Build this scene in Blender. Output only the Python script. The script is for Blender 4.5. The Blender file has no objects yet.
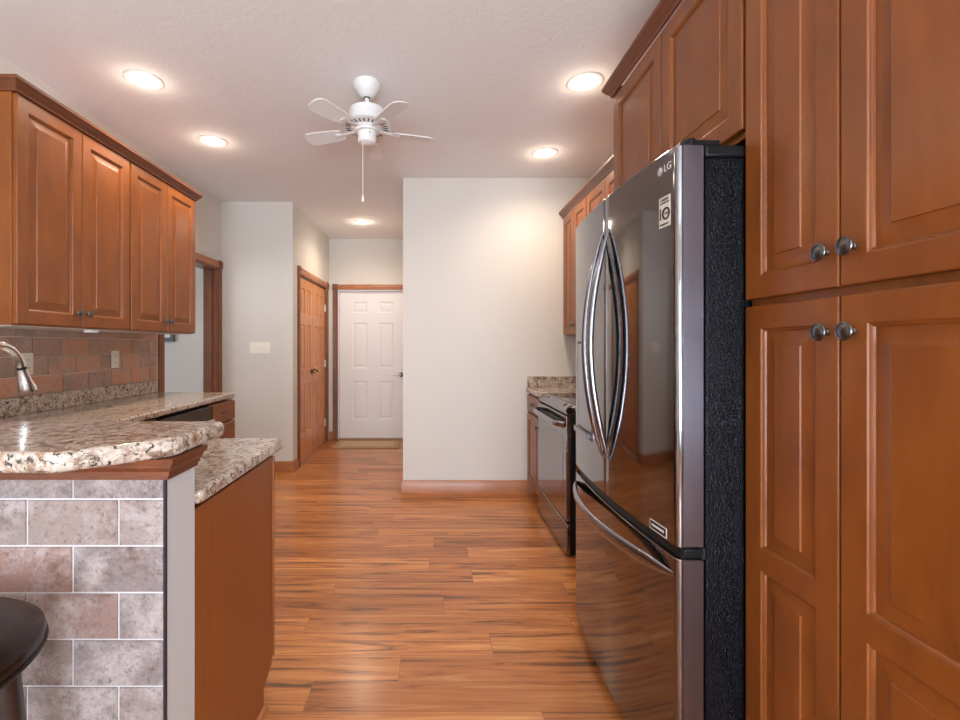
import bpy, math, random
from mathutils import Matrix, Vector
random.seed(7)
PI = math.pi
S = bpy.context.scene
COL = S.collection

# ------------------------------------------------------------------ camera, world, lights, exposure
F_PX = 465.0
cam_data = bpy.data.cameras.new('camera')
cam_data.sensor_width = 36.0
cam_data.lens = F_PX / 960.0 * 36.0
cam_data.shift_x = 46.0 / 960.0
cam_data.shift_y = -14.0 / 960.0
cam_data.clip_start = 0.02
cam = bpy.data.objects.new('camera', cam_data)
cam.location = (0, 0, 1.28)
cam.rotation_euler = (PI / 2, 0, 0)
COL.objects.link(cam)
S.camera = cam

world = bpy.data.worlds.new('daylight')
S.world = world
world.use_nodes = True
wn = world.node_tree.nodes
wn['Background'].inputs[0].default_value = (0.75, 0.87, 1.0, 1)
wn['Background'].inputs[1].default_value = 1.2

S.view_settings.view_transform = 'Standard'
S.view_settings.look = 'None'
S.view_settings.gamma = 1.0
S.view_settings.use_curve_mapping = False
S.view_settings.exposure = 0.08

DAY = (0.74, 0.87, 1.0)
WARM = (1.0, 0.84, 0.66)
REAR_POWER = 48.0
CEILING_FILL_POWER = 330.0
SIDE_POWER = 26.0
DOWNLIGHT_POWER = 40.0
GLOW_POWER = 1.1
LENS_STRENGTH = 30.0


def area_light(name, loc, rot, sx, sy, power, color, spread=PI):
    d = bpy.data.lights.new(name, 'AREA')
    d.shape = 'RECTANGLE'
    d.size, d.size_y = sx, sy
    d.energy = power
    d.color = color
    d.spread = spread
    o = bpy.data.objects.new(name, d)
    o.location = loc
    o.rotation_euler = rot
    COL.objects.link(o)
    return o


# daylight entering through the glazing of the dining end behind the camera and of the side room, plus an added ceiling fill
area_light('patio_door_daylight', (.20, -3.50, 1.08), (PI / 2, 0, 0), 1.9, 1.95, REAR_POWER, DAY)
area_light('ceiling_fill', (.20, -3.40, .75), (PI / 2 + math.radians(58), 0, 0), 1.9, 1.3, CEILING_FILL_POWER, DAY)  # added fill tilted upward to brighten the ceiling; no deck is built
area_light('rear_window_daylight', (-1.525, -3.50, 1.50), (PI / 2, 0, 0), 0.72, 1.1, REAR_POWER * 0.35, DAY)
area_light('side_room_daylight', (-4.3, 3.45, 1.45), (PI / 2, 0, math.radians(-35)), 1.2, 1.3, SIDE_POWER, DAY)


# ------------------------------------------------------------------ mesh helpers
class MB:
    def __init__(self):
        self.v, self.f = [], []

    def add(self, verts, faces):
        n = len(self.v)
        self.v += [tuple(p) for p in verts]
        self.f += [tuple(i + n for i in q) for q in faces]
        return self

    def box(self, x0, x1, y0, y1, z0, z1):
        v = [(x0, y0, z0), (x1, y0, z0), (x1, y1, z0), (x0, y1, z0),
             (x0, y0, z1), (x1, y0, z1), (x1, y1, z1), (x0, y1, z1)]
        f = [(0, 3, 2, 1), (4, 5, 6, 7), (0, 1, 5, 4), (1, 2, 6, 5), (2, 3, 7, 6), (3, 0, 4, 7)]
        return self.add(v, f)

    def lathe(self, prof, M=None, n=32, cap=True):
        """prof: (radius, height) along local +z"""
        M = M or Matrix()
        v, f = [], []
        for r, h in prof:
            for k in range(n):
                a = 2 * PI * k / n
                v.append(M @ Vector((r * math.cos(a), r * math.sin(a), h)))
        for i in range(len(prof) - 1):
            for k in range(n):
                k2 = (k + 1) % n
                f.append((i * n + k, i * n + k2, (i + 1) * n + k2, (i + 1) * n + k))
        if cap:
            f.append(tuple(reversed(range(n))))
            m = (len(prof) - 1) * n
            f.append(tuple(range(m, m + n)))
        return self.add(v, f)

    def prism(self, pts, z0, z1):
        """plan polygon (counter-clockwise) extruded in z"""
        n = len(pts)
        v = [(x, y, z0) for x, y in pts] + [(x, y, z1) for x, y in pts]
        f = [tuple(reversed(range(n))), tuple(range(n, 2 * n))]
        for i in range(n):
            j = (i + 1) % n
            f.append((i, j, n + j, n + i))
        return self.add(v, f)

    def tube(self, pts, radii, n=16, flat=None, cap=True):
        """rounded bar through pts; radii = number, or list of (a, b) semi-axes; flat = reference up vector"""
        pts = [Vector(p) for p in pts]
        v, f = [], []
        m = len(pts)
        up = Vector(flat) if flat else None
        prev = None
        for i, p in enumerate(pts):
            t = (pts[min(i + 1, m - 1)] - pts[max(i - 1, 0)]).normalized()
            if up is not None:
                a = (up - t * up.dot(t)).normalized()
            elif prev is None:
                ref = Vector((0, 0, 1)) if abs(t.z) < .9 else Vector((1, 0, 0))
                a = (ref - t * ref.dot(t)).normalized()
            else:
                a = (prev - t * prev.dot(t)).normalized()
            prev = a
            b = t.cross(a)
            r = radii[i] if isinstance(radii, (list, tuple)) else radii
            ra, rb = r if isinstance(r, (list, tuple)) else (r, r)
            for k in range(n):
                w = 2 * PI * k / n
                v.append(p + a * (ra * math.cos(w)) + b * (rb * math.sin(w)))
        for i in range(m - 1):
            for k in range(n):
                k2 = (k + 1) % n
                f.append((i * n + k, i * n + k2, (i + 1) * n + k2, (i + 1) * n + k))
        if cap:
            f.append(tuple(reversed(range(n))))
            f.append(tuple(range((m - 1) * n, m * n)))
        return self.add(v, f)

    def sweep(self, prof, path, closed=False):
        """profile (out, z) swept along plan path; 'out' lies to the right of the direction of travel; mitred corners"""
        P = [Vector((p[0], p[1])) for p in path]
        m = len(P)
        k = len(prof)
        v, f = [], []
        for i in range(m):
            ds = []
            if i > 0:
                ds.append((P[i] - P[i - 1]).normalized())
            if i < m - 1:
                ds.append((P[i + 1] - P[i]).normalized())
            ns = [Vector((d.y, -d.x)) for d in ds]
            o = ns[0] if len(ns) == 1 else (ns[0] + ns[1]) / (1 + ns[0].dot(ns[1]))
            for out, z in prof:
                v.append((P[i].x + o.x * out, P[i].y + o.y * out, z))
        for i in range(m - 1):
            for j in range(k):
                j2 = (j + 1) % k
                f.append((i * k + j, i * k + j2, (i + 1) * k + j2, (i + 1) * k + j))
        f.append(tuple(range(k)))
        f.append(tuple(reversed(range((m - 1) * k, m * k))))
        return self.add(v, f)

    def rings(self, rects):
        """nested rectangles (x0, x1, z0, z1, y); last one is filled; front faces -y"""
        v, f = [], []
        for x0, x1, z0, z1, y in rects:
            v += [(x0, y, z0), (x1, y, z0), (x1, y, z1), (x0, y, z1)]
        for i in range(len(rects) - 1):
            for j in range(4):
                j2 = (j + 1) % 4
                f.append((i * 4 + j, i * 4 + j2, i * 4 + 4 + j2, i * 4 + 4 + j))
        m = (len(rects) - 1) * 4
        f.append((m, m + 1, m + 2, m + 3))
        return self.add(v, f)

    def ring_open(self, rects):
        v, f = [], []
        for x0, x1, z0, z1, y in rects:
            v += [(x0, y, z0), (x1, y, z0), (x1, y, z1), (x0, y, z1)]
        for i in range(len(rects) - 1):
            for j in range(4):
                j2 = (j + 1) % 4
                f.append((i * 4 + j, i * 4 + j2, i * 4 + 4 + j2, i * 4 + 4 + j))
        return self.add(v, f)

    def build(self, name, mat, parent=None, bevel=0.0, seg=2, angle=35, loc=None, fix=False):
        me = bpy.data.meshes.new(name)
        me.from_pydata(self.v, [], self.f)
        if fix:
            import bmesh
            bm = bmesh.new()
            bm.from_mesh(me)
            bmesh.ops.remove_doubles(bm, verts=bm.verts, dist=1e-6)
            bmesh.ops.recalc_face_normals(bm, faces=bm.faces)
            bm.to_mesh(me)
            bm.free()
        me.shade_smooth()
        me.set_sharp_from_angle(angle=math.radians(angle))
        me.materials.append(mat)
        o = bpy.data.objects.new(name, me)
        COL.objects.link(o)
        if parent:
            o.parent = parent
        if loc:
            o.location = loc
        if bevel:
            b = o.modifiers.new('bevel', 'BEVEL')
            b.width = bevel
            b.segments = seg
            b.limit_method = 'ANGLE'
            b.angle_limit = math.radians(40)
        return o


def tag(o, label, cat, group=None, kind=None):
    o['label'] = label
    o['category'] = cat
    if group:
        o['group'] = group
    if kind:
        o['kind'] = kind
    return o


def thing(name, label, cat, loc=(0, 0, 0), rz=0.0, group=None, kind=None):
    o = bpy.data.objects.new(name, None)
    o.empty_display_size = .1
    o.location = loc
    o.rotation_euler = (0, 0, rz)
    COL.objects.link(o)
    return tag(o, label, cat, group, kind)


def text_mesh(name, body, size, mat, parent, loc, rot, extrude=0.0004, align='CENTER'):
    cu = bpy.data.curves.new(name, 'FONT')
    cu.body = body
    cu.size = size
    cu.extrude = extrude
    cu.align_x = align
    cu.align_y = 'CENTER'
    tmp = bpy.data.objects.new(name + '_tmp', cu)
    COL.objects.link(tmp)
    dg = bpy.context.evaluated_depsgraph_get()
    me = bpy.data.meshes.new_from_object(tmp.evaluated_get(dg))
    bpy.data.objects.remove(tmp)
    bpy.data.curves.remove(cu)
    me.materials.clear()
    me.materials.append(mat)
    o = bpy.data.objects.new(name, me)
    o.parent = parent
    o.location = loc
    o.rotation_euler = rot
    COL.objects.link(o)
    return o


# ------------------------------------------------------------------ materials
def srgb(r, g, b):
    f = lambda c: (c / 255 / 12.92) if c / 255 <= .04045 else ((c / 255 + .055) / 1.055) ** 2.4
    return (f(r), f(g), f(b), 1)


class Mat:
    def __init__(self, name):
        self.m = bpy.data.materials.new(name)
        self.m.use_nodes = True
        self.t = self.m.node_tree
        self.b = self.t.nodes['Principled BSDF']

    def n(self, typ, **kw):
        nd = self.t.nodes.new(typ)
        for k, v in kw.items():
            if k in nd.inputs.keys() if hasattr(nd.inputs, 'keys') else False:
                nd.inputs[k].default_value = v
            else:
                setattr(nd, k, v)
        return nd

    def l(self, a, b):
        self.t.links.new(a, b)

    def set(self, **kw):
        names = dict(color='Base Color', rough='Roughness', metal='Metallic', coat='Coat Weight',
                     coat_rough='Coat Roughness', spec='Specular IOR Level', trans='Transmission Weight')
        for k, v in kw.items():
            self.b.inputs[names[k]].default_value = v
        return self

    def ramp(self, fac, stops):
        r = self.n('ShaderNodeValToRGB')
        el = r.color_ramp.elements
        el[0].position, el[0].color = stops[0]
        el[1].position, el[1].color = stops[-1]
        for p, c in stops[1:-1]:
            e = el.new(p)
            e.color = c
        self.l(fac, r.inputs[0])
        return r.outputs[0]

    def mapping(self, scale=(1, 1, 1), rot=(0, 0, 0), coord='Object', rand=False):
        tc = self.n('ShaderNodeTexCoord')
        mp = self.n('ShaderNodeMapping')
        mp.inputs['Scale'].default_value = scale
        mp.inputs['Rotation'].default_value = rot
        src = tc.outputs[coord]
        if rand:
            oi = self.n('ShaderNodeObjectInfo')
            mul = self.n('ShaderNodeVectorMath', operation='MULTIPLY_ADD')
            cmb = self.n('ShaderNodeCombineXYZ')
            for i in range(3):
                self.l(oi.outputs['Random'], cmb.inputs[i])
            self.l(cmb.outputs[0], mul.inputs[0])
            mul.inputs[1].default_value = (13.1, 7.7, 19.3)
            self.l(src, mul.inputs[2])
            src = mul.outputs[0]
        self.l(src, mp.inputs['Vector'])
        return mp.outputs[0]

    def noise(self, vec, scale=5, detail=4, rough=.55, dist=0.0):
        nz = self.n('ShaderNodeTexNoise')
        nz.inputs['Scale'].default_value = scale
        nz.inputs['Detail'].default_value = detail
        nz.inputs['Roughness'].default_value = rough
        nz.inputs['Distortion'].default_value = dist
        if vec is not None:
            self.l(vec, nz.inputs['Vector'])
        return nz.outputs[0]

    def mix(self, fac, a, b, mode='MIX'):
        mx = self.n('ShaderNodeMix', data_type='RGBA', blend_type=mode)
        for s, val in ((mx.inputs[0], fac), (mx.inputs[6], a), (mx.inputs[7], b)):
            if hasattr(val, 'is_output'):
                self.l(val, s)
            else:
                s.default_value = val
        return mx.outputs[2]

    def bump(self, h, strength=.2, dist=.002):
        bp = self.n('ShaderNodeBump')
        bp.inputs['Strength'].default_value = strength
        bp.inputs['Distance'].default_value = dist
        self.l(h, bp.inputs['Height'])
        self.l(bp.outputs[0], self.b.inputs['Normal'])
        return self

    def color(self, sock):
        self.l(sock, self.b.inputs['Base Color'])
        return self


def plain(name, col, rough=.5, metal=0.0, coat=0.0, coat_rough=.1):
    return Mat(name).set(color=col, rough=rough, metal=metal, coat=coat, coat_rough=coat_rough).m


def wood(name, dark, mid, light, axis='z', rough=.38, coat=.35, amount=1.0, coat_rough=.22):
    m = Mat(name).set(rough=rough, coat=coat, coat_rough=coat_rough)
    sc = {'z': (26, 26, 1.6), 'x': (1.6, 26, 26), 'y': (26, 1.6, 26)}[axis]
    a = m.noise(m.mapping(sc, rand=True), 1.6, 5, .6, .4)
    sc2 = {'z': (5, 5, 2.2), 'x': (2.2, 5, 5), 'y': (5, 2.2, 5)}[axis]
    b = m.noise(m.mapping(sc2, rand=True), 1.4, 5, .6, .6)
    fac = m.n('ShaderNodeMath', operation='ADD')
    aw = m.n('ShaderNodeMath', operation='MULTIPLY_ADD')
    m.l(a, aw.inputs[0])
    aw.inputs[1].default_value = amount
    aw.inputs[2].default_value = .5 - .5 * amount
    m.l(aw.outputs[0], fac.inputs[0])
    m.l(b, fac.inputs[1])
    half = m.n('ShaderNodeMath', operation='MULTIPLY')
    m.l(fac.outputs[0], half.inputs[0])
    half.inputs[1].default_value = .5
    c = m.ramp(half.outputs[0], [(.30, dark), (.5, mid), (.70, light)])
    m.color(c)
    m.bump(a, .06, .001)
    return m.m


M = {}
CAB = dict(dark=srgb(106, 55, 18), mid=srgb(131, 70, 23), light=srgb(152, 87, 33), amount=.35, coat=.10, rough=.34)
M['cab'] = wood('cinnamon_maple', axis='z', **CAB)
M['cab_x'] = wood('cinnamon_maple_rail', axis='x', **CAB)
M['crown'] = wood('cinnamon_maple_shaded', srgb(92, 48, 24), srgb(108, 57, 30), srgb(126, 68, 38), 'y', coat=.15)  # cabinet maple darkened, shade of downward faces put into the colour
M['panel_plain'] = wood('cinnamon_panel', srgb(128, 68, 26), srgb(142, 78, 30), srgb(152, 86, 36), 'z', .45, .1)
M['trim'] = wood('oak_trim', srgb(104, 62, 40), srgb(126, 77, 50), srgb(144, 92, 62), 'z', .42, .25)
M['trim_x'] = wood('oak_trim_long', srgb(150, 88, 48), srgb(172, 106, 62), srgb(190, 122, 74), 'x', .42, .25)
M['trim_y'] = wood('oak_trim_deep', srgb(150, 88, 48), srgb(172, 106, 62), srgb(190, 122, 74), 'y', .42, .25)
M['oak_door'] = wood('oak_door', srgb(180, 116, 66), srgb(206, 136, 80), srgb(220, 152, 96), 'z', .42, .25)
M['dark_gap'] = plain('dark_recess', srgb(30, 18, 12), .7)
M['cab_inside'] = plain('pale_cabinet_underside', srgb(205, 196, 186), .5)

# painted wall
w = Mat('wall_paint').set(color=srgb(217, 211, 203), rough=.75)
w.bump(w.noise(w.mapping((1, 1, 1)), 160, 3), .06, .001)
M['wall'] = w.m
w = Mat('knee_wall_paint').set(color=srgb(205, 205, 206), rough=.7)
w.bump(w.noise(w.mapping((1, 1, 1)), 160, 3), .06, .001)
M['wall_grey'] = w.m
w = Mat('ceiling_paint').set(color=srgb(240, 238, 238), rough=.9)
nz = w.noise(w.mapping((1, 1, 1)), 38, 4, .6, .6)
rp = w.ramp(nz, [(.45, (0, 0, 0, 1)), (.6, (1, 1, 1, 1))])
w.bump(rp, .16, .004)
M['ceiling'] = w.m

# plank floor
f = Mat('plank_floor').set(rough=.33, coat=.25, coat_rough=.2)
mp = f.mapping((1, 1, 1))
br = f.n('ShaderNodeTexBrick')
br.offset = 0.0
sepf = f.n('ShaderNodeSeparateXYZ')
f.l(mp, sepf.inputs[0])
rowd = f.n('ShaderNodeMath', operation='DIVIDE')
f.l(sepf.outputs[1], rowd.inputs[0])
rowd.inputs[1].default_value = .148
rowf = f.n('ShaderNodeMath', operation='FLOOR')
f.l(rowd.outputs[0], rowf.inputs[0])
wno = f.n('ShaderNodeTexWhiteNoise', noise_dimensions='1D')
f.l(rowf.outputs[0], wno.inputs['W'])
xo = f.n('ShaderNodeMath', operation='MULTIPLY_ADD')
f.l(wno.outputs['Value'], xo.inputs[0])
xo.inputs[1].default_value = 1.22
f.l(sepf.outputs[0], xo.inputs[2])
cmbf = f.n('ShaderNodeCombineXYZ')
f.l(xo.outputs[0], cmbf.inputs[0])
f.l(sepf.outputs[1], cmbf.inputs[1])
br.inputs['Scale'].default_value = 1.0
br.inputs['Mortar Size'].default_value = .0012
br.inputs['Mortar Smooth'].default_value = .3
br.inputs['Brick Width'].default_value = 1.22
br.inputs['Row Height'].default_value = .148
br.inputs['Color1'].default_value = (0, 0, 0, 1)
br.inputs['Color2'].default_value = (1, 1, 1, 1)
br.inputs['Mortar'].default_value = (.5, .5, .5, 1)
f.l(cmbf.outputs[0], br.inputs['Vector'])
off = f.n('ShaderNodeVectorMath', operation='MULTIPLY_ADD')
f.l(br.outputs['Color'], off.inputs[0])
off.inputs[1].default_value = (37, 11, 5)
f.l(mp, off.inputs[2])
st = f.n('ShaderNodeMapping')
st.inputs['Scale'].default_value = (.8, 12, 1)
f.l(off.outputs[0], st.inputs[0])
n1 = f.noise(st.outputs[0], 1.5, 6, .66, 1.3)
st2 = f.n('ShaderNodeMapping')
st2.inputs['Scale'].default_value = (2.2, 60, 1)
f.l(off.outputs[0], st2.inputs[0])
n2 = f.noise(st2.outputs[0], 2.0, 3, .6, .4)
c1 = f.ramp(n1, [(.32, srgb(62, 40, 26)), (.39, srgb(128, 76, 40)), (.45, srgb(190, 115, 55)),
                 (.56, srgb(210, 138, 72)), (.68, srgb(226, 170, 110))])
c2 = f.mix(.20, c1, f.ramp(n2, [(.3, srgb(120, 66, 34)), (.7, srgb(222, 158, 104))]), 'MIX')
tint = f.ramp(br.outputs['Color'], [(0, srgb(212, 198, 188)), (1, srgb(255, 252, 248))])
c3 = f.mix(1.0, c2, tint, 'MULTIPLY')
c4 = f.mix(br.outputs['Fac'], c3, srgb(138, 82, 46))
f.color(c4)
f.bump(n2, .05, .001)
M['floor'] = f.m

# speckled laminate that looks like granite
g = Mat('granite_laminate').set(rough=.22, coat=.35, coat_rough=.08)
mp = g.mapping((1, 1, 1))
big = g.noise(mp, 13, 6, .65, .6)
base = g.ramp(big, [(.30, srgb(94, 70, 56)), (.41, srgb(146, 120, 100)), (.52, srgb(198, 184, 170)),
                    (.60, srgb(160, 128, 102)), (.72, srgb(98, 74, 60))])
fine = g.noise(mp, 55, 4, .65, .3)
spk = g.ramp(fine, [(.50, (0, 0, 0, 1)), (.56, (1, 1, 1, 1))])
col = g.mix(spk, base, srgb(196, 182, 168))
dk = g.noise(mp, 62, 6, .72, .9)
dkm = g.ramp(dk, [(.40, (1, 1, 1, 1)), (.45, (0, 0, 0, 1))])
col = g.mix(dkm, col, srgb(44, 36, 34))
br_ = g.noise(mp, 23, 5, .6, 1.0)
brm = g.ramp(br_, [(.54, (0, 0, 0, 1)), (.68, (.75, .75, .75, 1))])
col = g.mix(brm, col, srgb(116, 78, 54))
g.color(col)
M['granite'] = g.m


def tile_material(name, cols):
    m = Mat(name).set(rough=.55)
    at = m.n('ShaderNodeAttribute', attribute_name='tile_id')
    sep = m.n('ShaderNodeSeparateColor')
    m.l(at.outputs['Color'], sep.inputs[0])
    mp = m.mapping((1, 1, 1))
    off = m.n('ShaderNodeVectorMath', operation='MULTIPLY_ADD')
    m.l(at.outputs['Color'], off.inputs[0])
    off.inputs[1].default_value = (31, 17, 23)
    m.l(mp, off.inputs[2])
    v = off.outputs[0]
    basec = m.ramp(sep.outputs[0], [(0, cols[0]), (.5, cols[1]), (1, cols[2])])
    big = m.noise(v, 8, 9, .76, .15)
    c = m.mix(m.ramp(big, [(.44, (0, 0, 0, 1)), (.60, (1, 1, 1, 1))]), basec, cols[3])
    mid = m.noise(v, 6.5, 9, .76, .1)
    c = m.mix(m.ramp(mid, [(.53, (0, 0, 0, 1)), (.66, (.85, .85, .85, 1))]), c, cols[4])
    fine = m.noise(v, 75, 8, .82, .2)
    c = m.mix(m.ramp(fine, [(.34, (.85, .85, .85, 1)), (.47, (0, 0, 0, 1))]), c, cols[5])
    m.color(c)
    m.bump(mid, .25, .003)
    return m.m


M['tile'] = tile_material('daylit_brick_tile', [srgb(150, 106, 86), srgb(126, 114, 112), srgb(152, 130, 122),  # same tile as the backsplash, cool daylight put into its colours
                                                   srgb(172, 158, 154), srgb(96, 66, 52), srgb(66, 54, 52)])
M['tile_back'] = tile_material('warm_lit_brick_tile', [srgb(200, 138, 104), srgb(180, 138, 116), srgb(150, 126, 114),  # same tile, warmer and lighter: light under the cabinets put into its colours
                                                  srgb(180, 148, 130), srgb(202, 130, 86), srgb(92, 72, 64)])
M['grout'] = plain('pale_grout', srgb(206, 200, 198), .8)
M['grout_back'] = plain('warm_lit_grout', srgb(222, 206, 192), .8)  # grout lightened in colour in place of light under the cabinets

M['black_steel'] = Mat('black_stainless').set(color=(.235, .222, .224, 1), metal=1.0, rough=.06).m
M['black_steel_soft'] = Mat('brushed_black_stainless').set(color=(.42, .40, .43, 1), metal=1.0, rough=.22).m
M['door_edge'] = Mat('gunmetal_door_edge').set(color=(.29, .29, .345, 1), metal=1.0, rough=.26).m
M['recess_steel'] = Mat('satin_blue_grey_recess').set(color=(.42, .46, .52, 1), metal=.8, rough=.35).m
M['handle_steel'] = Mat('polished_dark_steel').set(color=(.33, .33, .36, 1), metal=1.0, rough=.24).m
M['chrome'] = Mat('chrome').set(color=(.78, .78, .78, 1), metal=1.0, rough=.12).m
M['pewter'] = Mat('pewter').set(color=(.15, .143, .14, 1), metal=1.0, rough=.3).m
M['bronze'] = Mat('dark_bronze').set(color=(.10, .075, .055, 1), metal=1.0, rough=.3).m
M['brass'] = Mat('satin_brass').set(color=(.55, .40, .22, 1), metal=1.0, rough=.3).m
M['nickel'] = Mat('satin_nickel').set(color=(.68, .66, .62, 1), metal=1.0, rough=.35).m
M['black_plastic'] = Mat('black_plastic').set(color=(.008, .008, .009, 1), rough=.34, spec=.25).m
p = Mat('pebbled_black_side').set(color=(.003, .003, .005, 1), rough=.25, spec=.16)
p.bump(p.noise(p.mapping((1, 1, 1)), 320, 0, .5), .55, .004)
M['pebble'] = p.m
M['black_glass'] = plain('black_glass', (.008, .008, .009, 1), .04, coat=.5, coat_rough=.02)
M['oven_glass'] = Mat('oven_door_mirror_glass').set(color=(.27, .26, .27, 1), metal=1.0, rough=.08).m
M['white_paint'] = plain('white_door_paint', srgb(236, 234, 234), .42)
M['white_plastic'] = plain('white_enamel', srgb(232, 230, 228), .35)
M['ivory'] = plain('ivory_plastic', srgb(226, 218, 200), .4)
M['plate_white'] = plain('white_switch_plastic', srgb(244, 238, 224), .35)
M['slot'] = plain('dark_slots', srgb(40, 36, 34), .6)
M['label'] = plain('cream_paper', srgb(214, 204, 190), .6)
M['ink'] = plain('black_ink', srgb(26, 24, 24), .6)
M['silver_print'] = plain('silver_print', srgb(206, 204, 202), .35)
M['leather'] = Mat('dark_brown_leather').set(color=srgb(38, 26, 20), rough=.22, spec=.28).m
M['stool_wood'] = plain('espresso_wood', srgb(38, 28, 24), .35, coat=.3)
M['edge_metal'] = plain('dark_edge_trim', srgb(44, 40, 44), .45, .4)
M['frame_dark'] = plain('dark_grey_frame', srgb(92, 90, 92), .5)
M['paper'] = plain('white_mat_board', srgb(232, 232, 232), .7)
M['print'] = plain('grey_print', srgb(168, 172, 176), .7)
M['threshold'] = plain('bronze_threshold', srgb(150, 112, 78), .5)
e = Mat('lamp_lens')
e.b.inputs['Base Color'].default_value = (1, 1, 1, 1)
e.b.inputs['Emission Color'].default_value = (1.0, .93, .82, 1)
e.b.inputs['Emission Strength'].default_value = LENS_STRENGTH
M['lens'] = e.m
gl = Mat('window_glass').set(color=(1, 1, 1, 1), rough=0.0, trans=1.0)
M['glass'] = gl.m
r = Mat('woven_mat').set(rough=.95)
nz = r.noise(r.mapping((60, 220, 1)), 2, 3)
r.color(r.ramp(nz, [(.35, srgb(172, 148, 118)), (.65, srgb(206, 184, 152))]))
r.bump(nz, .5, .003)
M['mat'] = r.m
M['mat_edge'] = plain('mat_border', srgb(176, 146, 112), .9)

# ------------------------------------------------------------------ room shell
H = 2.743
XL, XR, XH = -2.164, 1.45, -1.433       # left wall, right wall, left wall of the hall
YP, YLB, YB, YR = 4.05, 4.72, 6.36, -3.6  # pantry wall face, left back wall, end wall, rear wall
XP = -0.27                               # left corner of the pantry wall
LWT = .135                               # thickness of left wall
DY0, DY1, DZ = 3.715, 4.65, 2.06         # doorway opening in left wall


def struct(o, label, cat):
    return tag(o, label, cat, kind='structure')


struct(MB().box(-6.0, 1.6, YR - .12, 7.6, -.08, 0).build('floor', M['floor']), 'orange brown wood plank floor with dark streaks running across the room', 'floor')
struct(MB().box(-6.0, 1.6, YR - .12, 7.6, H, H + .1).build('ceiling', M['ceiling']), 'white lightly textured ceiling with recessed lights', 'ceiling')
wl = MB()
wl.box(XL - LWT, XL, YR, DY0, 0, H)
wl.box(XL - LWT, XL, DY0, DY1, DZ, H)
wl.box(XL - LWT, XL, DY1, YLB, 0, H)
struct(wl.build('wall_left', M['wall']), 'pale grey wall behind the left cabinets, pierced by a doorway', 'wall')
struct(MB().box(-6.0, XH, YLB, YLB + .12, 0, H).box(XH - .12, XH, YLB + .12, 4.93, 0, H)
       .box(XH - .12, XH, 4.93, 6.19, 2.06, H).box(XH - .12, XH, 6.19, YB, 0, H)
       .build('wall_hall', M['wall'], fix=False), 'pale grey corner wall with switch plate, turning into the hall with wooden doors', 'wall')
wb = MB().box(XH - .12, -1.315, YB, YB + .12, 0, H).box(-1.315, -.355, YB, YB + .12, 2.05, H).box(-.355, XP + .12, YB, YB + .12, 0, H)
struct(wb.build('wall_back', M['wall']), 'pale wall at the end of the hall around the white door', 'wall')
struct(MB().box(XP, XR, YP, YP + .12, 0, H).box(XP, XP + .12, YP + .12, YB, 0, H)
       .build('wall_center', M['wall']), 'broad pale blank wall in the middle, facing the kitchen', 'wall')
struct(MB().box(XR, XR + .12, YR, YP + .12, 0, H).build('wall_right', M['wall']), 'wall behind the refrigerator and the right cabinets', 'wall')
wr = MB()
wr.box(XL - LWT, -1.95, YR - .12, YR, 0, H).box(-1.95, -1.10, YR - .12, YR, 0, .90).box(-1.95, -1.10, YR - .12, YR, 2.10, H)
wr.box(-1.10, -.75, YR - .12, YR, 0, H).box(-.75, 1.15, YR - .12, YR, 2.06, H).box(1.15, XR, YR - .12, YR, 0, H)
struct(wr.build('wall_rear', M['wall']), 'wall behind the viewer with patio door and window', 'wall')
# side room seen through the doorway
struct(MB().box(-6.0, -5.88, 2.4, YLB, 0, H).box(-5.88, XL - LWT, 2.4, 2.52, 0, H)
       .build('wall_side', M['wall']), 'pale walls of the side room beyond the left doorway', 'wall')


def window(name, x0, x1, z0, z1, y, label, bars):
    t = thing(name, label, 'window', ((x0 + x1) / 2, y, z0), kind='structure')
    w2, h = (x1 - x0) / 2, z1 - z0
    fr = MB()
    fr.box(-w2, -w2 + .06, -.09, -.03, 0, h).box(w2 - .06, w2, -.09, -.03, 0, h)
    fr.box(-w2 + .06, w2 - .06, -.09, -.03, 0, .07).box(-w2 + .06, w2 - .06, -.09, -.03, h - .07, h)
    for b in bars:
        fr.box(b - .035, b + .035, -.09, -.03, .07, h - .07)
    fr.build('window_frame', M['white_paint'], t)
    MB().box(-w2 + .06, w2 - .06, -.064, -.058, .07, h - .07).build('pane', M['glass'], t)


window('window_1', -.75, 1.15, 0.0, 2.06, YR, 'glazed white patio door behind the viewer', [0.0])
window('window_2', -1.95, -1.10, .90, 2.10, YR, 'white framed window behind the viewer', [])

# baseboards: profile (out, z)
BB = [(0, 0), (.016, 0), (.016, .075), (.011, .088), (.010, .10), (.004, .112), (0, .112)]


def baseboard(name, path, mat, label):
    struct(MB().sweep(BB, path).build(name, mat, fix=True), label, 'baseboard')


baseboard('baseboard_center', [(XP, YP + .6), (XP, YP), (.90, YP)], M['trim_x'], 'oak baseboard along the foot of the broad blank wall')
baseboard('baseboard_hall', [(XL, YLB), (XH, YLB), (XH, 4.872)], M['trim_x'], 'short oak baseboard below the switch plate, left of the wooden doors')
baseboard('baseboard_back', [(XH, YB), (-1.372, YB)], M['trim_x'], 'tiny oak baseboard piece left of the white door')

# ------------------------------------------------------------------ casings
CASE = [(0, 0), (0, .010), (.006, .016), (.018, .014), (.024, .018), (.046, .018), (.052, .014), (.064, .016), (.070, .010), (.070, 0)]


def casing_piece(mb, length, M4):
    """fluted casing strip: width along local x, thickness along local -y, length along local z"""
    n = len(CASE)
    v = [M4 @ Vector((a, -b, 0)) for a, b in CASE] + [M4 @ Vector((a, -b, length)) for a, b in CASE]
    fcs = [tuple((i, (i + 1) % n, n + (i + 1) % n, n + i)) for i in range(n)]
    fcs += [tuple(reversed(range(n))), tuple(range(n, 2 * n))]
    mb.add(v, fcs)


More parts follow.
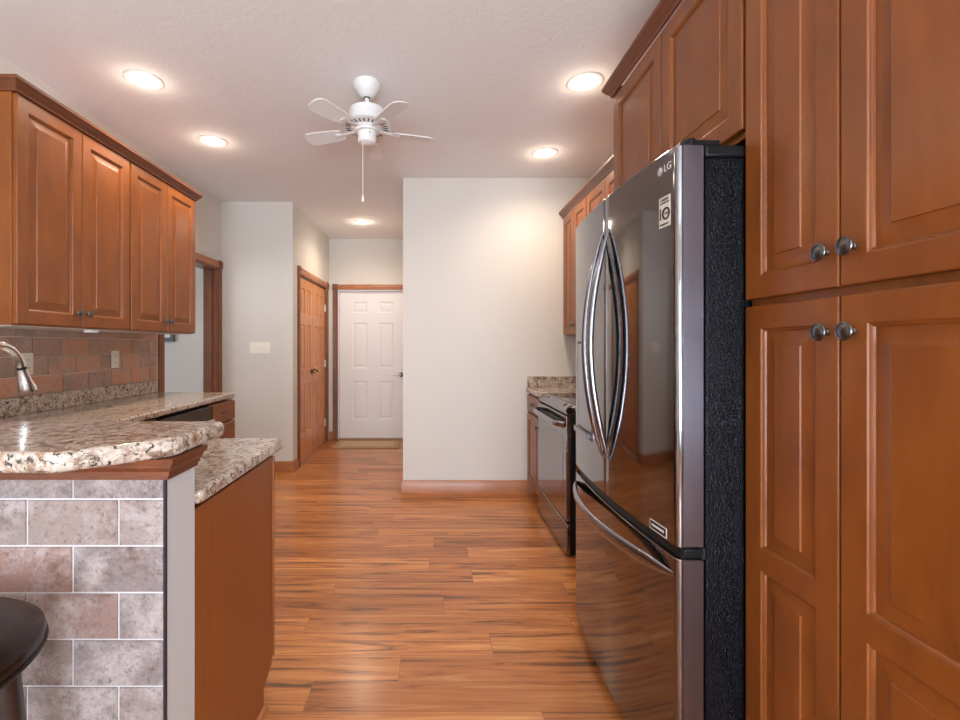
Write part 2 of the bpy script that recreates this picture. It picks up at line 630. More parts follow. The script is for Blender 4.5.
def casing(parent, w, h, sides='lr', cw=.070):
    """parts of a door surround in local coords: opening x in 0..w, z in 0..h, wall face at y = 0, facing -y"""
    if 'l' in sides:
        m = MB()
        casing_piece(m, h, Matrix.Translation((-cw, 0, 0)))
        m.build('side_casing', M['trim'], parent, fix=True)
    if 'r' in sides:
        m = MB()
        casing_piece(m, h, Matrix.Translation((w, 0, 0)))
        m.build('side_casing', M['trim'], parent, fix=True)
    m = MB()
    casing_piece(m, w, Matrix(((0, 0, 1, 0), (0, 1, 0, 0), (1, 0, 0, h), (0, 0, 0, 1))))
    m.build('head_casing', M['trim_x'], parent, fix=True)
    for s, x in (('l', -cw), ('r', w)):
        if s in sides:
            cb = MB().box(x - .002, x + cw + .002, -.024, 0, h, h + cw + .006).build('corner_block', M['trim'], parent, bevel=.003)
            MB().lathe([(.026, 0), (.026, .003), (.021, .005), (.017, .003), (.012, .004), (.006, .006), (.001, .0065)],
                       Matrix.Translation((x + cw / 2, -.024, h + cw / 2 + .002)) @ Matrix.Rotation(PI / 2, 4, 'X'), 24).build('rosette', M['trim'], cb)


# doorway in left wall (facing +X): local x -> +Y
t = thing('trim_1', 'dark oak casing and deep jamb of the open doorway left of the switch wall', 'door frame', (XL, DY0, 0), PI / 2, kind='structure')
casing(t, DY1 - DY0, DZ)
ow = DY1 - DY0
MB().box(-.0, .018, .0, LWT, 0, DZ).build('jamb', M['trim'], t, bevel=.002)
jm = MB().box(ow - .018, ow, 0, LWT, 0, DZ).build('jamb', M['trim'], t, bevel=.002)
MB().box(ow - .030, ow - .018, .045, .082, 0, DZ - .03).build('door_stop', M['trim'], jm, bevel=.002)
MB().box(.018, ow - .018, 0, LWT, DZ - .018, DZ).build('head_jamb', M['trim'], t, bevel=.002)

# ------------------------------------------------------------------ panelled doors and cabinet fronts
def frame_front(mb, x0, x1, z0, z1, t, cells, bead=.011, depth=.0105, round_=.003):
    """door frame from y=0 (back) to y=-t (front); cells = list of panel openings (x0,x1,z0,z1)"""
    e = round_
    xs = sorted({x0 + e, x1 - e, *[c[0] for c in cells], *[c[1] for c in cells]})
    zs = sorted({z0 + e, z1 - e, *[c[2] for c in cells], *[c[3] for c in cells]})
    for i in range(len(xs) - 1):
        for j in range(len(zs) - 1):
            cx, cz = (xs[i] + xs[i + 1]) / 2, (zs[j] + zs[j + 1]) / 2
            if any(c[0] < cx < c[1] and c[2] < cz < c[3] for c in cells):
                continue
            mb.add([(xs[i], -t, zs[j]), (xs[i + 1], -t, zs[j]), (xs[i + 1], -t, zs[j + 1]), (xs[i], -t, zs[j + 1])], [(0, 1, 2, 3)])
    q = e * .3
    mb.ring_open([(x0, x1, z0, z1, 0), (x0, x1, z0, z1, -t + e), (x0 + q, x1 - q, z0 + q, z1 - q, -t + q), (x0 + e, x1 - e, z0 + e, z1 - e, -t)])
    mb.add([(x0, 0, z0), (x1, 0, z0), (x1, 0, z1), (x0, 0, z1)], [(3, 2, 1, 0)])
    for a, b, c, d in cells:
        rr = []
        for ins, dep in ((0, 0), (bead * .22, .0006), (bead * .42, depth * .35), (bead * .62, depth * .42), (bead * .86, depth * .62), (bead, depth)):
            rr.append((a + ins, b - ins, c + ins, d - ins, -t + dep))
        mb.ring_open(rr)


def panel_front(mb, a, b, c, d, t, bead=.011, depth=.0105, slope=.036):
    s = min(slope, (b - a) * .28)
    i = bead
    mb.rings([(a + i, b - i, c + i, d - i, -t + depth), (a + i + .004, b - i - .004, c + i + .004, d - i - .004, -t + depth),
              (a + i + s, b - i - s, c + i + s, d - i - s, -t + .0050), (a + i + s + .002, b - i - s - .002, c + i + s + .002, d - i - s - .002, -t + .0020)])


def knob(parent, x, z, y, mat=None, r=.0195):
    """small round cabinet knob standing out towards -y"""
    mm = Matrix.Translation((x, y, z)) @ Matrix.Rotation(PI / 2, 4, 'X')
    return MB().lathe([(.0075, 0), (.0075, .002), (.0055, .004), (.005, .015), (.010, .017), (r * .9, .0185), (r, .0205), (r * .96, .0222), (r * .84, .0228),
                       (r * .80, .0222), (r * .72, .0232), (r * .35, .0252), (.0005, .0256)], mm, 28).build('knob', mat or M['pewter'], parent)


def cabinet_door(parent, x0, x1, z0, z1, t=.02, y=0.0, stile=.056, split=None, knob_at=None, mat=None):
    a, b = x0 + stile, x1 - stile
    if split:
        cells = [(a, b, z0 + stile, split[0]), (a, b, split[1], z1 - stile)]
    else:
        cells = [(a, b, z0 + stile, z1 - stile)]
    m = MB()
    frame_front(m, x0, x1, z0, z1, t, cells)
    d = m.build('door', mat or M['cab'], parent, loc=(0, y, 0), angle=20)
    for c in cells:
        p = MB()
        panel_front(p, *c, t)
        p.build('raised_panel', mat or M['cab'], d, angle=12)
    if knob_at:
        knob(d, knob_at[0], knob_at[1], -t)
    return d


def drawer_front(parent, x0, x1, z0, z1, t=.02, y=0.0, pull='knob'):
    m = MB()
    e = .004
    m.rings([(x0, x1, z0, z1, 0), (x0, x1, z0, z1, -t + e), (x0 + e, x1 - e, z0 + e, z1 - e, -t)])
    m.add([(x0, 0, z0), (x1, 0, z0), (x1, 0, z1), (x0, 0, z1)], [(3, 2, 1, 0)])
    d = m.build('drawer', M['cab_x'], parent, loc=(0, y, 0))
    cx, cz = (x0 + x1) / 2, (z0 + z1) / 2
    if pull == 'bar':
        pts = []
        for k in range(13):
            u = k / 12
            pts.append((cx - .045 + .09 * u, -t - .024 * math.sin(PI * u) ** .6, cz))
        MB().tube(pts, .0042, 10).build('pull', M['pewter'], d)
    else:
        knob(d, cx, cz, -t)
    return d


def carcass(parent, w, d, z0, z1, t=.019, y0=.0):
    """box with a face frame, front at y = y0"""
    MB().box(0, w, y0, d, z0, z1).build('cabinet_box', M['cab'], parent, bevel=.0015)


# end door of the hall
t = thing('door_1', 'white six panel door at the end of the hall', 'door', (-1.30, YB + .02, 0), 0, kind='structure')
DW, DHT = .915, 2.03
cells = []
for a, b in ((.178, .382), (.533, .737)):
    for c, d in ((.27, .80), (.97, 1.60), (1.735, 1.89)):
        cells.append((a, b, c, d))
m = MB()
frame_front(m, .003, DW - .003, .012, DHT, .04, cells, .014, .010)
leaf = m.build('door_leaf', M['white_paint'], t, angle=20, loc=(0, .06, 0))
for c in cells:
    p = MB()
    panel_front(p, *c, .04, .014, .010, .03)
    p.build('raised_panel', M['white_paint'], leaf, angle=12)
MB().box(-.015, .0, -.02, .10, 0, DHT + .018).box(DW, DW + .03, -.02, .10, 0, DHT + .018).box(0, DW, -.02, .10, DHT + .003, DHT + .02)\
    .build('jamb', M['white_paint'], t, bevel=.002)
MB().box(0, DW, -.07, .10, 0, .011).build('threshold', M['threshold'], t, bevel=.003)


def lever(parent, x, z, y, direction, mat_rose, mat_lever):
    mm = Matrix.Translation((x, y, z)) @ Matrix.Rotation(PI / 2, 4, 'X')
    h = MB().lathe([(.032, 0), (.032, .004), (.026, .010), (.012, .014), (.011, .045), (.004, .052)], mm, 28).build('lever_handle', mat_rose, parent)
    pts = [(x, y - .046, z), (x + direction * .03, y - .050, z + .002), (x + direction * .07, y - .050, z + .004),
           (x + direction * .115, y - .046, z - .004)]
    MB().tube(pts, [(.010, .008), (.0095, .007), (.008, .006), (.006, .005)], 14).build('lever', mat_lever, h)


lever(t, .850, .885, .02, -1, M['pewter'], M['nickel'])
ft = thing('trim_2', 'reddish oak casing around the white end door', 'door frame', (-1.315, YB, 0), 0, kind='structure')
casing(ft, .96, 2.05, sides='l')
MB().box(.96, 1.03, -.016, 0, 0, 2.126).build('side_casing', M['trim'], ft)

# double wooden doors in the hall's left wall, facing +X
def oak_leaf(name, y0, label, handle_x, direction, hinge_x):
    t = thing(name, label, 'door', (XH - .015, y0, 0), PI / 2, kind='structure')
    w, h = .60, 2.03
    cells = []
    for a, b in ((.105, .265), (.335, .495)):
        for c, d in ((.30, .86), (1.02, 1.52), (1.63, 1.92)):
            cells.append((a, b, c, d))
    m = MB()
    frame_front(m, .002, w - .002, .012, h, .035, cells, .012, .012)
    leaf = m.build('door_leaf', M['oak_door'], t, angle=20, loc=(0, .035, 0))
    for c in cells:
        p = MB()
        panel_front(p, *c, .035, .012, .012, .03)
        p.build('raised_panel', M['oak_door'], leaf, angle=12)
    lever(t, handle_x, .98, 0.0, direction, M['bronze'], M['brass'])
    for z in (.27, 1.05, 1.78):
        MB().box(hinge_x - .016, hinge_x + .016, -.006, 0, z - .045, z + .045)\
            .tube([(hinge_x, -.012, z - .047), (hinge_x, -.012, z + .047)], .006, 10).build('hinge', M['nickel'], t)


oak_leaf('door_2', 4.955, 'near leaf of the pair of wooden panel doors in the hall', .545, -1, .012)
oak_leaf('door_3', 5.565, 'far leaf of the pair of wooden panel doors in the hall', .055, 1, .588)
t = thing('trim_3', 'oak casing around the pair of wooden panel doors', 'door frame', (XH, 4.945, 0), PI / 2, kind='structure')
casing(t, 1.235, 2.05)
MB().box(-.015, .0, .0, .10, 0, 2.06).box(1.235, 1.245, 0, .10, 0, 2.06).box(0, 1.235, 0, .10, 2.036, 2.06).build('jamb', M['trim'], t)

# doormat
t = thing('doormat', 'tan woven doormat in front of the white end door', 'mat', (-.86, 6.03, 0), 0)
MB().box(-.41, .41, -.23, .23, 0.001, .010).build('mat_border', M['mat_edge'], t, bevel=.003)
MB().box(-.34, .34, -.165, .165, .010, .014).build('woven_field', M['mat'], t, bevel=.002)

# ------------------------------------------------------------------ left wall cabinets
CZ0, CZ1 = 1.372, 2.40
XUF = -1.832   # carcass front


def wall_cabinet(loc, rz, w, d, z0, z1, label, knob_low=True, bottom_lights=False, doors=2, kn=True, door_z1=None):
    t = thing('upper_cabinet', label, 'cabinet', (loc[0], loc[1], z0), rz, group='raised panel wall cabinets')
    h = z1 - z0
    MB().box(0, w, 0, d, .0, h).build('cabinet_box', M['cab'], t, bevel=.0015)
    dz1 = (door_z1 if door_z1 else z1 - .02) - z0
    kz = .075 if knob_low else dz1 - .075
    half = w / 2
    if doors == 2:
        cabinet_door(t, .006, half - .0025, .006, dz1, knob_at=(half - .034, kz) if kn else None)
        cabinet_door(t, half + .0025, w - .006, .006, dz1, knob_at=(half + .034, kz) if kn else None)
    else:
        cabinet_door(t, .006, w - .006, .006, dz1, knob_at=(.04, kz) if kn else None)
    return t


c1 = wall_cabinet((XUF, 2.016), PI / 2, .760, .330, CZ0, CZ1, 'nearer of the two double door wooden cabinets above the left counter')
MB().box(.02, .74, .02, .31, -.004, 0).build('pale_underside', M['cab_inside'], c1)
lt = MB().lathe([(.035, -.014), (.033, -.016), (.03, -.016)], Matrix.Translation((.60, .10, 0)), 24)
lt = MB().lathe([(.03, -.018), (.036, -.014), (.036, -.004)], Matrix.Translation((.58, .08, 0)), 24).build('puck_light', M['white_plastic'], c1)
c2 = wall_cabinet((XUF, 2.780), PI / 2, .760, .330, CZ0, CZ1, 'farther of the two double door wooden cabinets above the left counter, next to the doorway')
MB().box(.02, .74, .02, .31, -.004, 0).build('pale_underside', M['cab_inside'], c2)

CROWN = [(0, 0), (.010, 0), (.012, .012), (.020, .022), (.034, .036), (.044, .052), (.050, .056), (.052, .074), (0, .074)]


def crown(name, label, path, z, mat=None, k=.72):
    o = MB().sweep([(a * k, z + b * k) for a, b in CROWN], path).build(name, mat or M['crown'], fix=True, angle=25)
    return tag(o, label, 'moulding')


crown('crown_moulding', 'wooden crown moulding with painted shade along the top of the left wall cabinets',
      [(XL + .001, 2.014), (XUF + .020, 2.014), (XUF + .020, 3.542), (XL + .001, 3.542)], 2.384)

# ------------------------------------------------------------------ tiles
def tiles(name, mat, grout, parent, face, u0, u1, v0, v1, ju, jv, pu=.2045, pv=.1045, gap=.0045, th=.010, flip=1, openings=()):
    """running bond tiles in one mesh. face(u, v, d) -> point, d = height out of the wall"""
    mb = MB()
    ids = []
    r = random.Random(11 if mat is M['tile'] else 5)
    j0 = math.floor((v0 - jv) / pv) - 1
    for j in range(j0, j0 + 30):
        a0, a1 = jv + j * pv + gap / 2, jv + (j + 1) * pv - gap / 2
        b0, b1 = max(a0, v0), min(a1, v1)
        if b1 - b0 < .006:
            continue
        sh = ju + (pu / 2 if j % 2 else 0)
        i0 = math.floor((u0 - sh) / pu) - 1
        for i in range(i0, i0 + 40):
            c0, c1 = sh + i * pu + gap / 2, sh + (i + 1) * pu - gap / 2
            d0, d1 = max(c0, u0), min(c1, u1)
            if d1 - d0 < .006:
                continue
            e = .0015
            q = th * (.9 + .1 * r.random())
            vs = [face(d0, b0, 0), face(d1, b0, 0), face(d1, b1, 0), face(d0, b1, 0),
                  face(d0, b0, q - e), face(d1, b0, q - e), face(d1, b1, q - e), face(d0, b1, q - e),
                  face(d0 + e, b0 + e, q), face(d1 - e, b0 + e, q), face(d1 - e, b1 - e, q), face(d0 + e, b1 - e, q)]
            fs = [(0, 1, 5, 4), (1, 2, 6, 5), (2, 3, 7, 6), (3, 0, 4, 7), (4, 5, 9, 8), (5, 6, 10, 9), (6, 7, 11, 10), (7, 4, 8, 11), (8, 9, 10, 11)]
            mb.add(vs, fs)
            c = (r.random(), r.random(), r.random(), 1)
            ids += [c] * 12
    o = mb.build(name, mat, parent)
    at = o.data.color_attributes.new('tile_id', 'FLOAT_COLOR', 'POINT')
    for k, c in enumerate(ids):
        at.data[k].color = c
    o.data.materials.append(grout)
    return o


# left backsplash
t = thing('tile_backsplash', 'brick tile backsplash with warm light in its colour under the left wall cabinets', 'backsplash', (XL + .001, 0, 0), 0)
MB().box(0, .005, 1.165, 3.615, 1.018, 1.3705).build('grout_bed', M['grout_back'], t)
tiles('brick_tiles', M['tile_back'], M['grout_back'], t, lambda u, v, d: (.003 + d * .8, u, v), 1.165, 3.612, 1.018, 1.3705, 2.698, 1.0135, flip=1)


def outlet(loc, rz, label, rows=True, w=.072, h=.116, z=None):
    t = thing('outlet_plate', label, 'outlet', loc, rz, group='ivory outlets on the brick tile backsplash')
    MB().box(-w / 2, w / 2, -.006, 0, -h / 2, h / 2).build('cover_plate', M['ivory'], t, bevel=.002)
    for zz in (-.021, .021):
        s = MB().box(-.0165, .0165, -.0085, -.006, zz - .014, zz + .014).build('socket', M['ivory'], t, bevel=.002)
        MB().box(-.008, -.0055, -.0090, -.0085, zz - .004, zz + .006).box(.0055, .008, -.0090, -.0085, zz - .004, zz + .006).build('slots', M['slot'], s)


outlet((XL + .012, 3.135, 1.19), PI / 2, 'ivory outlet on the brick tiles below the farther cabinet')
outlet((XL + .012, 2.455, 1.185), PI / 2, 'ivory outlet on the brick tiles just behind the faucet')

# ------------------------------------------------------------------ left lower run
CTZ0, CTZ1 = .884, .922
XCF = -1.555   # base cabinet face


def base_cabinet(loc, rz, w, d, label, layout, toe=True):
    t = thing('base_cabinet', label, 'cabinet', (loc[0], loc[1], 0), rz, group='wooden base cabinets')
    MB().box(0, w, 0, d, .10, .872).build('cabinet_box', M['cab'], t, bevel=.0015)
    MB().box(0.0, w, .075, d, 0, .10).build('toe_kick', M['cab_x'], t)
    layout(t, w)
    return t


def lay_drawer_door(pull, side):
    def g(t, w):
        drawer_front(t, .008, w - .008, .725, .862, pull=pull)
        cabinet_door(t, .008, w - .008, .112, .713, knob_at=((.042 if side < 0 else w - .042), .64))
    return g


def lay_two(t, w):
    h = w / 2
    for a, b, k in ((.008, h - .0015, h - .04), (h + .0015, w - .008, h + .04)):
        drawer_front(t, a, b, .725, .862)
        cabinet_door(t, a, b, .112, .713, knob_at=(k, .64))


def lay_drawers(t, w):
    for a, b in ((.725, .862), (.43, .713), (.112, .418)):
        drawer_front(t, .008, w - .008, a, b, pull='bar')


base_cabinet((XCF, 3.217), PI / 2, .380, .605, 'narrow wooden drawer cabinet beside the dishwasher under the left counter', lay_drawers)
base_cabinet((XCF, 1.85), PI / 2, .750, .605, 'wooden base cabinet under the left counter on the near side of the dishwasher', lay_two)

# dishwasher
t = thing('dishwasher', 'black dishwasher with a bright bar handle under the left counter', 'dishwasher', (XCF, 2.606, 0), PI / 2)
MB().box(.0, .605, .01, .58, .10, .868).build('tub', M['black_plastic'], t)
dd = MB().box(.004, .601, -.022, .01, .115, .745).build('door', M['black_steel'], t, bevel=.004)
MB().box(.004, .601, -.022, .01, .749, .866).build('control_panel', M['black_glass'], t, bevel=.004)
MB().tube([(.05, -.058, .775), (.555, -.058, .775)], .009, 14).tube([(.07, -.022, .775), (.07, -.058, .775)], .006, 10)\
    .tube([(.535, -.022, .775), (.535, -.058, .775)], .006, 10).build('bar_handle', M['chrome'], t)
MB().box(.01, .595, .06, .10, 0, .10).build('toe_kick', M['black_plastic'], t)

# L shaped worktop
XCE = -1.53     # counter front edge, left run
XPE = -.580     # right end of peninsula counter
YK0, YK1 = 1.036, 1.160   # knee wall faces
YCP = 1.815     # far edge of the peninsula counter
SX0, SX1, SY0, SY1 = -1.53, -1.03, 1.365, 1.715
t = thing('countertop', 'L shaped granite look worktop on the left run and peninsula, below the raised bar', 'worktop', (0, 0, 0), 0)
ct = MB()
ct.prism([(XL + .001, YCP), (XCE, YCP), (XCE, 3.57), (XCE - .02, 3.605), (XL + .001, 3.605)], CTZ0, CTZ1)
ct.prism([(XL + .001, YK1 + .001), (SX0, YK1 + .001), (SX0, YCP), (XL + .001, YCP)], CTZ0, CTZ1)
ct.prism([(SX0, YK1 + .001), (SX1, YK1 + .001), (SX1, SY0), (SX0, SY0)], CTZ0, CTZ1)
ct.prism([(SX0, SY1), (SX1, SY1), (SX1, YCP), (SX0, YCP)], CTZ0, CTZ1)
ct.prism([(SX1, YK1 + .001), (XPE, YK1 + .001), (XPE, YCP - .03), (XPE - .03, YCP), (SX1, YCP)], CTZ0, CTZ1)
ct.build('worktop_slab', M['granite'], t, bevel=.011, seg=4)
MB().box(XL + .001, XL + .021, YK1 + .02, 3.605, CTZ1, 1.016).build('upstand', M['granite'], t, bevel=.004)

# sink and faucet
t = thing('kitchen_sink', 'stainless sink bowl let into the peninsula worktop behind the bar', 'sink', ((SX0 + SX1) / 2, (SY0 + SY1) / 2, CTZ1), 0)
a, b = (SX1 - SX0) / 2, (SY1 - SY0) / 2
sk = MB()
rr = [(a + .012, b + .012, .001), (a + .010, b + .010, .003), (a - .006, b - .006, .002), (a - .012, b - .012, -.02), (a - .02, b - .02, -.03), ]
vv, ff = [], []
for x, y, z in rr:
    vv += [(-x, -y, z), (x, -y, z), (x, y, z), (-x, y, z)]
for i in range(len(rr) - 1):
    for j in range(4):
        ff.append((i * 4 + j, i * 4 + (j + 1) % 4, i * 4 + 4 + (j + 1) % 4, i * 4 + 4 + j))
n = (len(rr) - 1) * 4
ff.append((n, n + 1, n + 2, n + 3))
sk.add(vv, ff)
sk.build('bowl', M['nickel'], t)
MB().lathe([(.045, -.0295), (.045, -.028), (.03, -.028), (.001, -.029)], Matrix(), 24).build('drain', M['chrome'], t)

t = thing('kitchen_faucet', 'chrome gooseneck faucet with pull-down spray head behind the raised bar', 'faucet', (-1.305, 1.312, CTZ1 + .0005), 0)
MB().lathe([(.030, 0), (.030, .008), (.022, .016), (.020, .06), (.016, .075)], Matrix(), 28).build('base', M['chrome'], t)
nk = [(0, 0, .07), (0, 0, .15), (0, 0, .22), (0, 0, .270)]
cy, cz, rr_ = .08, .270, .08
for k in range(1, 19):
    an = PI - k / 18 * math.radians(166)
    nk.append((0, cy + rr_ * math.cos(an), cz + rr_ * math.sin(an) * 1.12))
MB().tube(nk, .0125, 18).build('gooseneck', M['chrome'], t)
e_ = Vector(nk[-1])
dr = (Vector(nk[-1]) - Vector(nk[-2])).normalized()
rotm = dr.to_track_quat('Z', 'Y').to_matrix().to_4x4()
MB().lathe([(.0128, 0), (.0128, .008)], Matrix.Translation(e_) @ rotm, 24).build('black_collar', M['black_plastic'], t)
MB().lathe([(.0145, .008), (.015, .02), (.018, .045), (.0255, .074), (.0255, .080), (.020, .082)], Matrix.Translation(e_) @ rotm, 28).build('spray_head', M['chrome'], t)
MB().tube([(.02, 0, .05), (.05, 0, .055), (.095, 0, .075)], [.007, .006, .005], 12).build('lever', M['chrome'], t)

# ------------------------------------------------------------------ peninsula
XK = -.597
kw = thing('wall_peninsula', 'low grey wall carrying the raised bar, tiled on its dining side', 'wall', (XK, YK0, 0), 0, kind='structure')
MB().box(XL - XK + .001, 0, .0045, YK1 - YK0, 0, 1.034).build('painted_core', M['wall_grey'], kw)
MB().box(XL - XK + .001, -.006, .004, .010, 0.002, 1.0).build('grout_bed', M['grout'], kw)
tiles('brick_tiles', M['tile'], M['grout'], kw, lambda u, v, d: (u, .0095 - d, v), XL - XK + .001, -.006, 0.002, .988, -.107, -.0025)
MB().box(-.0055, .0008, -.0012, .0035, 0.0, .99).build('edge_trim', M['edge_metal'], kw)

# wooden moulding under the bar
CR2 = [(0, 0), (.007, 0), (.007, .008), (.0125, .010), (.0125, .019), (.016, .021), (.021, .030), (.021, .034), (.029, .037), (.031, .0505), (0, .0505)]
o = MB().sweep([(a, .984 + b) for a, b in CR2], [(XL + .003, YK0 - .002), (XK + .002, YK0 - .002), (XK + .002, YK1 + .0)]).build('bar_moulding', M['crown'], fix=True, angle=20)
tag(o, 'stepped reddish wood moulding under the raised bar top, above the tiles', 'moulding')

# raised bar top with clipped corner
o = MB().prism([(XL + .002, .885), (-.722, .885), (-.592, 1.0), (-.567, 1.03), (-.567, 1.262), (-.585, 1.275), (XL + .002, 1.275)], 1.035, 1.076)\
    .build('raised_bar_counter', M['granite'], bevel=.014, seg=5)
tag(o, 'raised granite look bar top with clipped corner, white edge facing the viewer', 'bar counter')

# peninsula cabinets facing the kitchen (+Y)
YPC = 1.705
w1 = .455
base_cabinet((XK - .016, YPC), PI, w1, YPC - YK1 - .003, 'wooden base cabinet at the free end of the peninsula, facing the kitchen', lay_two)
base_cabinet((XK - .018 - w1, YPC), PI, w1, YPC - YK1 - .003, 'wooden sink cabinet in the peninsula next to the left run', lay_two)
ep = thing('end_panel', 'plain brown wooden end panel of the peninsula with notched toe kick', 'panel', (XK - .0145, YK1 + .002, 0), 0)
L = YPC + .014 - YK1
pp = [(0, 0), (L - .09, 0), (L - .09, .075), (L - .012, .112), (L, .135), (L, .872), (0, .872)]
m = MB()
n = len(pp)
m.add([(0, y, z) for y, z in pp] + [(.014, y, z) for y, z in pp],
      [tuple(range(n)), tuple(reversed(range(n, 2 * n)))] + [(i, n + i, n + (i + 1) % n, (i + 1) % n) for i in range(n)])
m.build('panel', M['panel_plain'], ep, fix=True)
es = MB().box(.0, .017, L, L + .008, .135, .872).tube([(.0145, L + .004, .135), (.0145, L + .004, .872)], .0055, 8)
es.build('edge_moulding', M['cab'], ep)
MB().sweep([(0, 0), (.017, 0), (.015, .010), (.008, .018), (0, .020)], [(.014, L - .085), (.014, 0.0)][::-1]).build('shoe_moulding', M['trim_y'], ep, fix=True)

# ------------------------------------------------------------------ bar stool
t = thing('bar_stool', 'round dark brown bar stool with padded seat in front of the tiled bar', 'stool', (-.926, .772, 0), 0)
R_ = .218
MB().lathe([(R_ - .04, .706), (R_ - .014, .708), (R_ - .004, .714), (R_ - .006, .720)], Matrix(), 64).build('seat_ring', M['stool_wood'], t)
pad = MB().lathe([(R_ - .02, .718), (R_ - .004, .722), (R_, .734), (R_ - .003, .745), (R_ - .018, .756), (R_ - .05, .764), (R_ * .5, .770), (.001, .772)], Matrix(), 64)\
    .build('seat_cushion', M['leather'], t)
pip = [(R_ * 1.0 * math.cos(2 * PI * k / 64), R_ * 1.0 * math.sin(2 * PI * k / 64), .7225) for k in range(65)]
MB().tube(pip, .003, 8).build('piping', M['leather'], pad)
for k in range(4):
    a = PI / 4 + k * PI / 2
    c, s = math.cos(a), math.sin(a)
    MB().tube([(.150 * c, .150 * s, .706), (.215 * c, .215 * s, .0)], [(.026, .026), (.019, .019)], 16).build('leg', M['stool_wood'], t)
ring = [(.192 * math.cos(2 * PI * k / 48), .192 * math.sin(2 * PI * k / 48), .24) for k in range(49)]
MB().tube(ring, .009, 10).build('foot_ring', M['bronze'], t)

# ------------------------------------------------------------------ right side: pantry cabinet
XRF = .86     # carcass front; door faces at .84
PY0, PY1 = .632, 1.257
t = thing('pantry_cabinet', 'tall wooden pantry cabinet with four doors to the right of the refrigerator', 'cabinet', (XRF, PY1, 0), -PI / 2)
pw, pd = PY1 - PY0, XR - XRF - .002
MB().box(0, pw, 0, pd, .10, 2.46).build('cabinet_box', M['cab'], t, bevel=.0015)
MB().box(0, pw, .07, pd, 0, .10).build('toe_kick', M['cab_x'], t)
h = .293
cabinet_door(t, .002, h - .0025, .112, 1.384, split=(.705, .757), knob_at=(h - .030, 1.310))
cabinet_door(t, h + .0025, pw - .006, .112, 1.384, split=(.705, .757), knob_at=(h + .033, 1.310))
cabinet_door(t, .002, h - .0025, 1.404, 2.44, knob_at=(h - .030, 1.480))
cabinet_door(t, h + .0025, pw - .006, 1.404, 2.44, knob_at=(h + .033, 1.480))

# cabinet over refrigerator
t = thing('bridge_cabinet', 'deep wooden cabinet with two doors above the refrigerator', 'cabinet', (XRF, 2.190, 1.855), -PI / 2)
bw = 2.190 - 1.259
MB().box(0, bw, 0, pd, 0, 2.46 - 1.855).build('cabinet_box', M['cab'], t, bevel=.0015)
cabinet_door(t, .012, .468, .018, .585)
cabinet_door(t, .474, bw - .010, .018, .585)
# far side panel beside the refrigerator
o = MB().box(.90, XR - .001, 2.172, 2.190, 0, 1.854).build('end_panel', M['cab'])
tag(o, 'wooden side panel hidden behind the far side of the refrigerator', 'panel')
crown('crown_moulding', 'wooden crown moulding on top of the cabinets above the refrigerator',
      [(XR - .001, 2.192), (XRF - .018, 2.192), (XRF - .018, PY0)][::1], 2.452, k=.75)

# right wall cabinets
RUF = 1.14
wall_cabinet((RUF, 4.035), -PI / 2, .610, XR - RUF - .002, CZ0, 2.40, 'pale lit double door wall cabinet in the far right corner above the range')
wall_cabinet((RUF, 3.422), -PI / 2, .758, XR - RUF - .002, CZ0 + .40, 2.40, 'double door wall cabinet on the right, second from the far corner')
wall_cabinet((RUF, 2.661), -PI / 2, .466, XR - RUF - .002, CZ0, 2.40, 'single door wall cabinet right beside the tall refrigerator cabinet', doors=1)
crown('crown_moulding', 'wooden crown moulding along the far right wall cabinets',
      [(RUF - .018, 4.047), (RUF - .018, 2.196)], 2.388)

# ------------------------------------------------------------------ right base run
XRB = .83
base_cabinet((XRB, 4.045), -PI / 2, .462, XR - XRB - .002, 'narrow wooden base cabinet in the far right corner beside the range', lay_drawer_door('bar', 1))
base_cabinet((.875, 2.808), -PI / 2, .610, XR - .875 - .002, 'wooden base cabinet hidden between the range and the refrigerator', lay_two)
t = thing('countertop', 'short granite look worktop in the far right corner beyond the range', 'worktop', (0, 0, 0), 0)
MB().box(.800, XR - .001, 3.583, YP - .001, CTZ0, CTZ1).build('worktop_slab', M['granite'], t, bevel=.008, seg=3)
MB().box(.812, XR - .001, YP - .021, YP - .001, CTZ1, 1.016).box(XR - .021, XR - .001, 3.583, YP - .021, CTZ1, 1.016).build('upstand', M['granite'], t, bevel=.003)
t = thing('countertop', 'granite look worktop hidden between the range and the refrigerator', 'worktop', (0, 0, 0), 0)
MB().box(.850, XR - .001, 2.194, 2.812, CTZ0, CTZ1).build('worktop_slab', M['granite'], t, bevel=.008, seg=3)
MB().box(XR - .021, XR - .001, 2.194, 2.812, CTZ1, 1.016).build('upstand', M['granite'], t, bevel=.003)

# ------------------------------------------------------------------ range
t = thing('kitchen_range', 'black slide-in range with mirror-like oven door between the counters on the right', 'range', (.802, 3.571, 0), -PI / 2)
rw = .757
MB().box(.002, rw - .002, .032, .640, .014, .895).build('body', M['black_plastic'], t, bevel=.003)
MB().box(0.0, rw, .060, .645, .897, .922).build('cooktop', M['black_glass'], t, bevel=.005)
for (bx, by, br) in ((.20, .22, .085), (.56, .22, .10), (.20, .48, .10), (.56, .48, .075)):
    mb = MB()
    mb.lathe([(br, .9222), (br, .9226), (br - .004, .9226), (br - .004, .9222)], Matrix.Translation((bx, by, 0)), 40, cap=False)
    mb.build('burner_ring', M['frame_dark'], t)
cp = MB()
prof = [(.062, .918), (.016, .895), (.004, .880), (.004, .862), (.062, .862)]
n = len(prof)
cp.add([(.001, y, z) for y, z in prof] + [(rw - .001, y, z) for y, z in prof],
       [tuple(range(n)), tuple(reversed(range(n, 2 * n)))] + [(i, n + i, n + (i + 1) % n, (i + 1) % n) for i in range(n)])
cpo = cp.build('control_panel', M['handle_steel'], t, bevel=.003, fix=True)
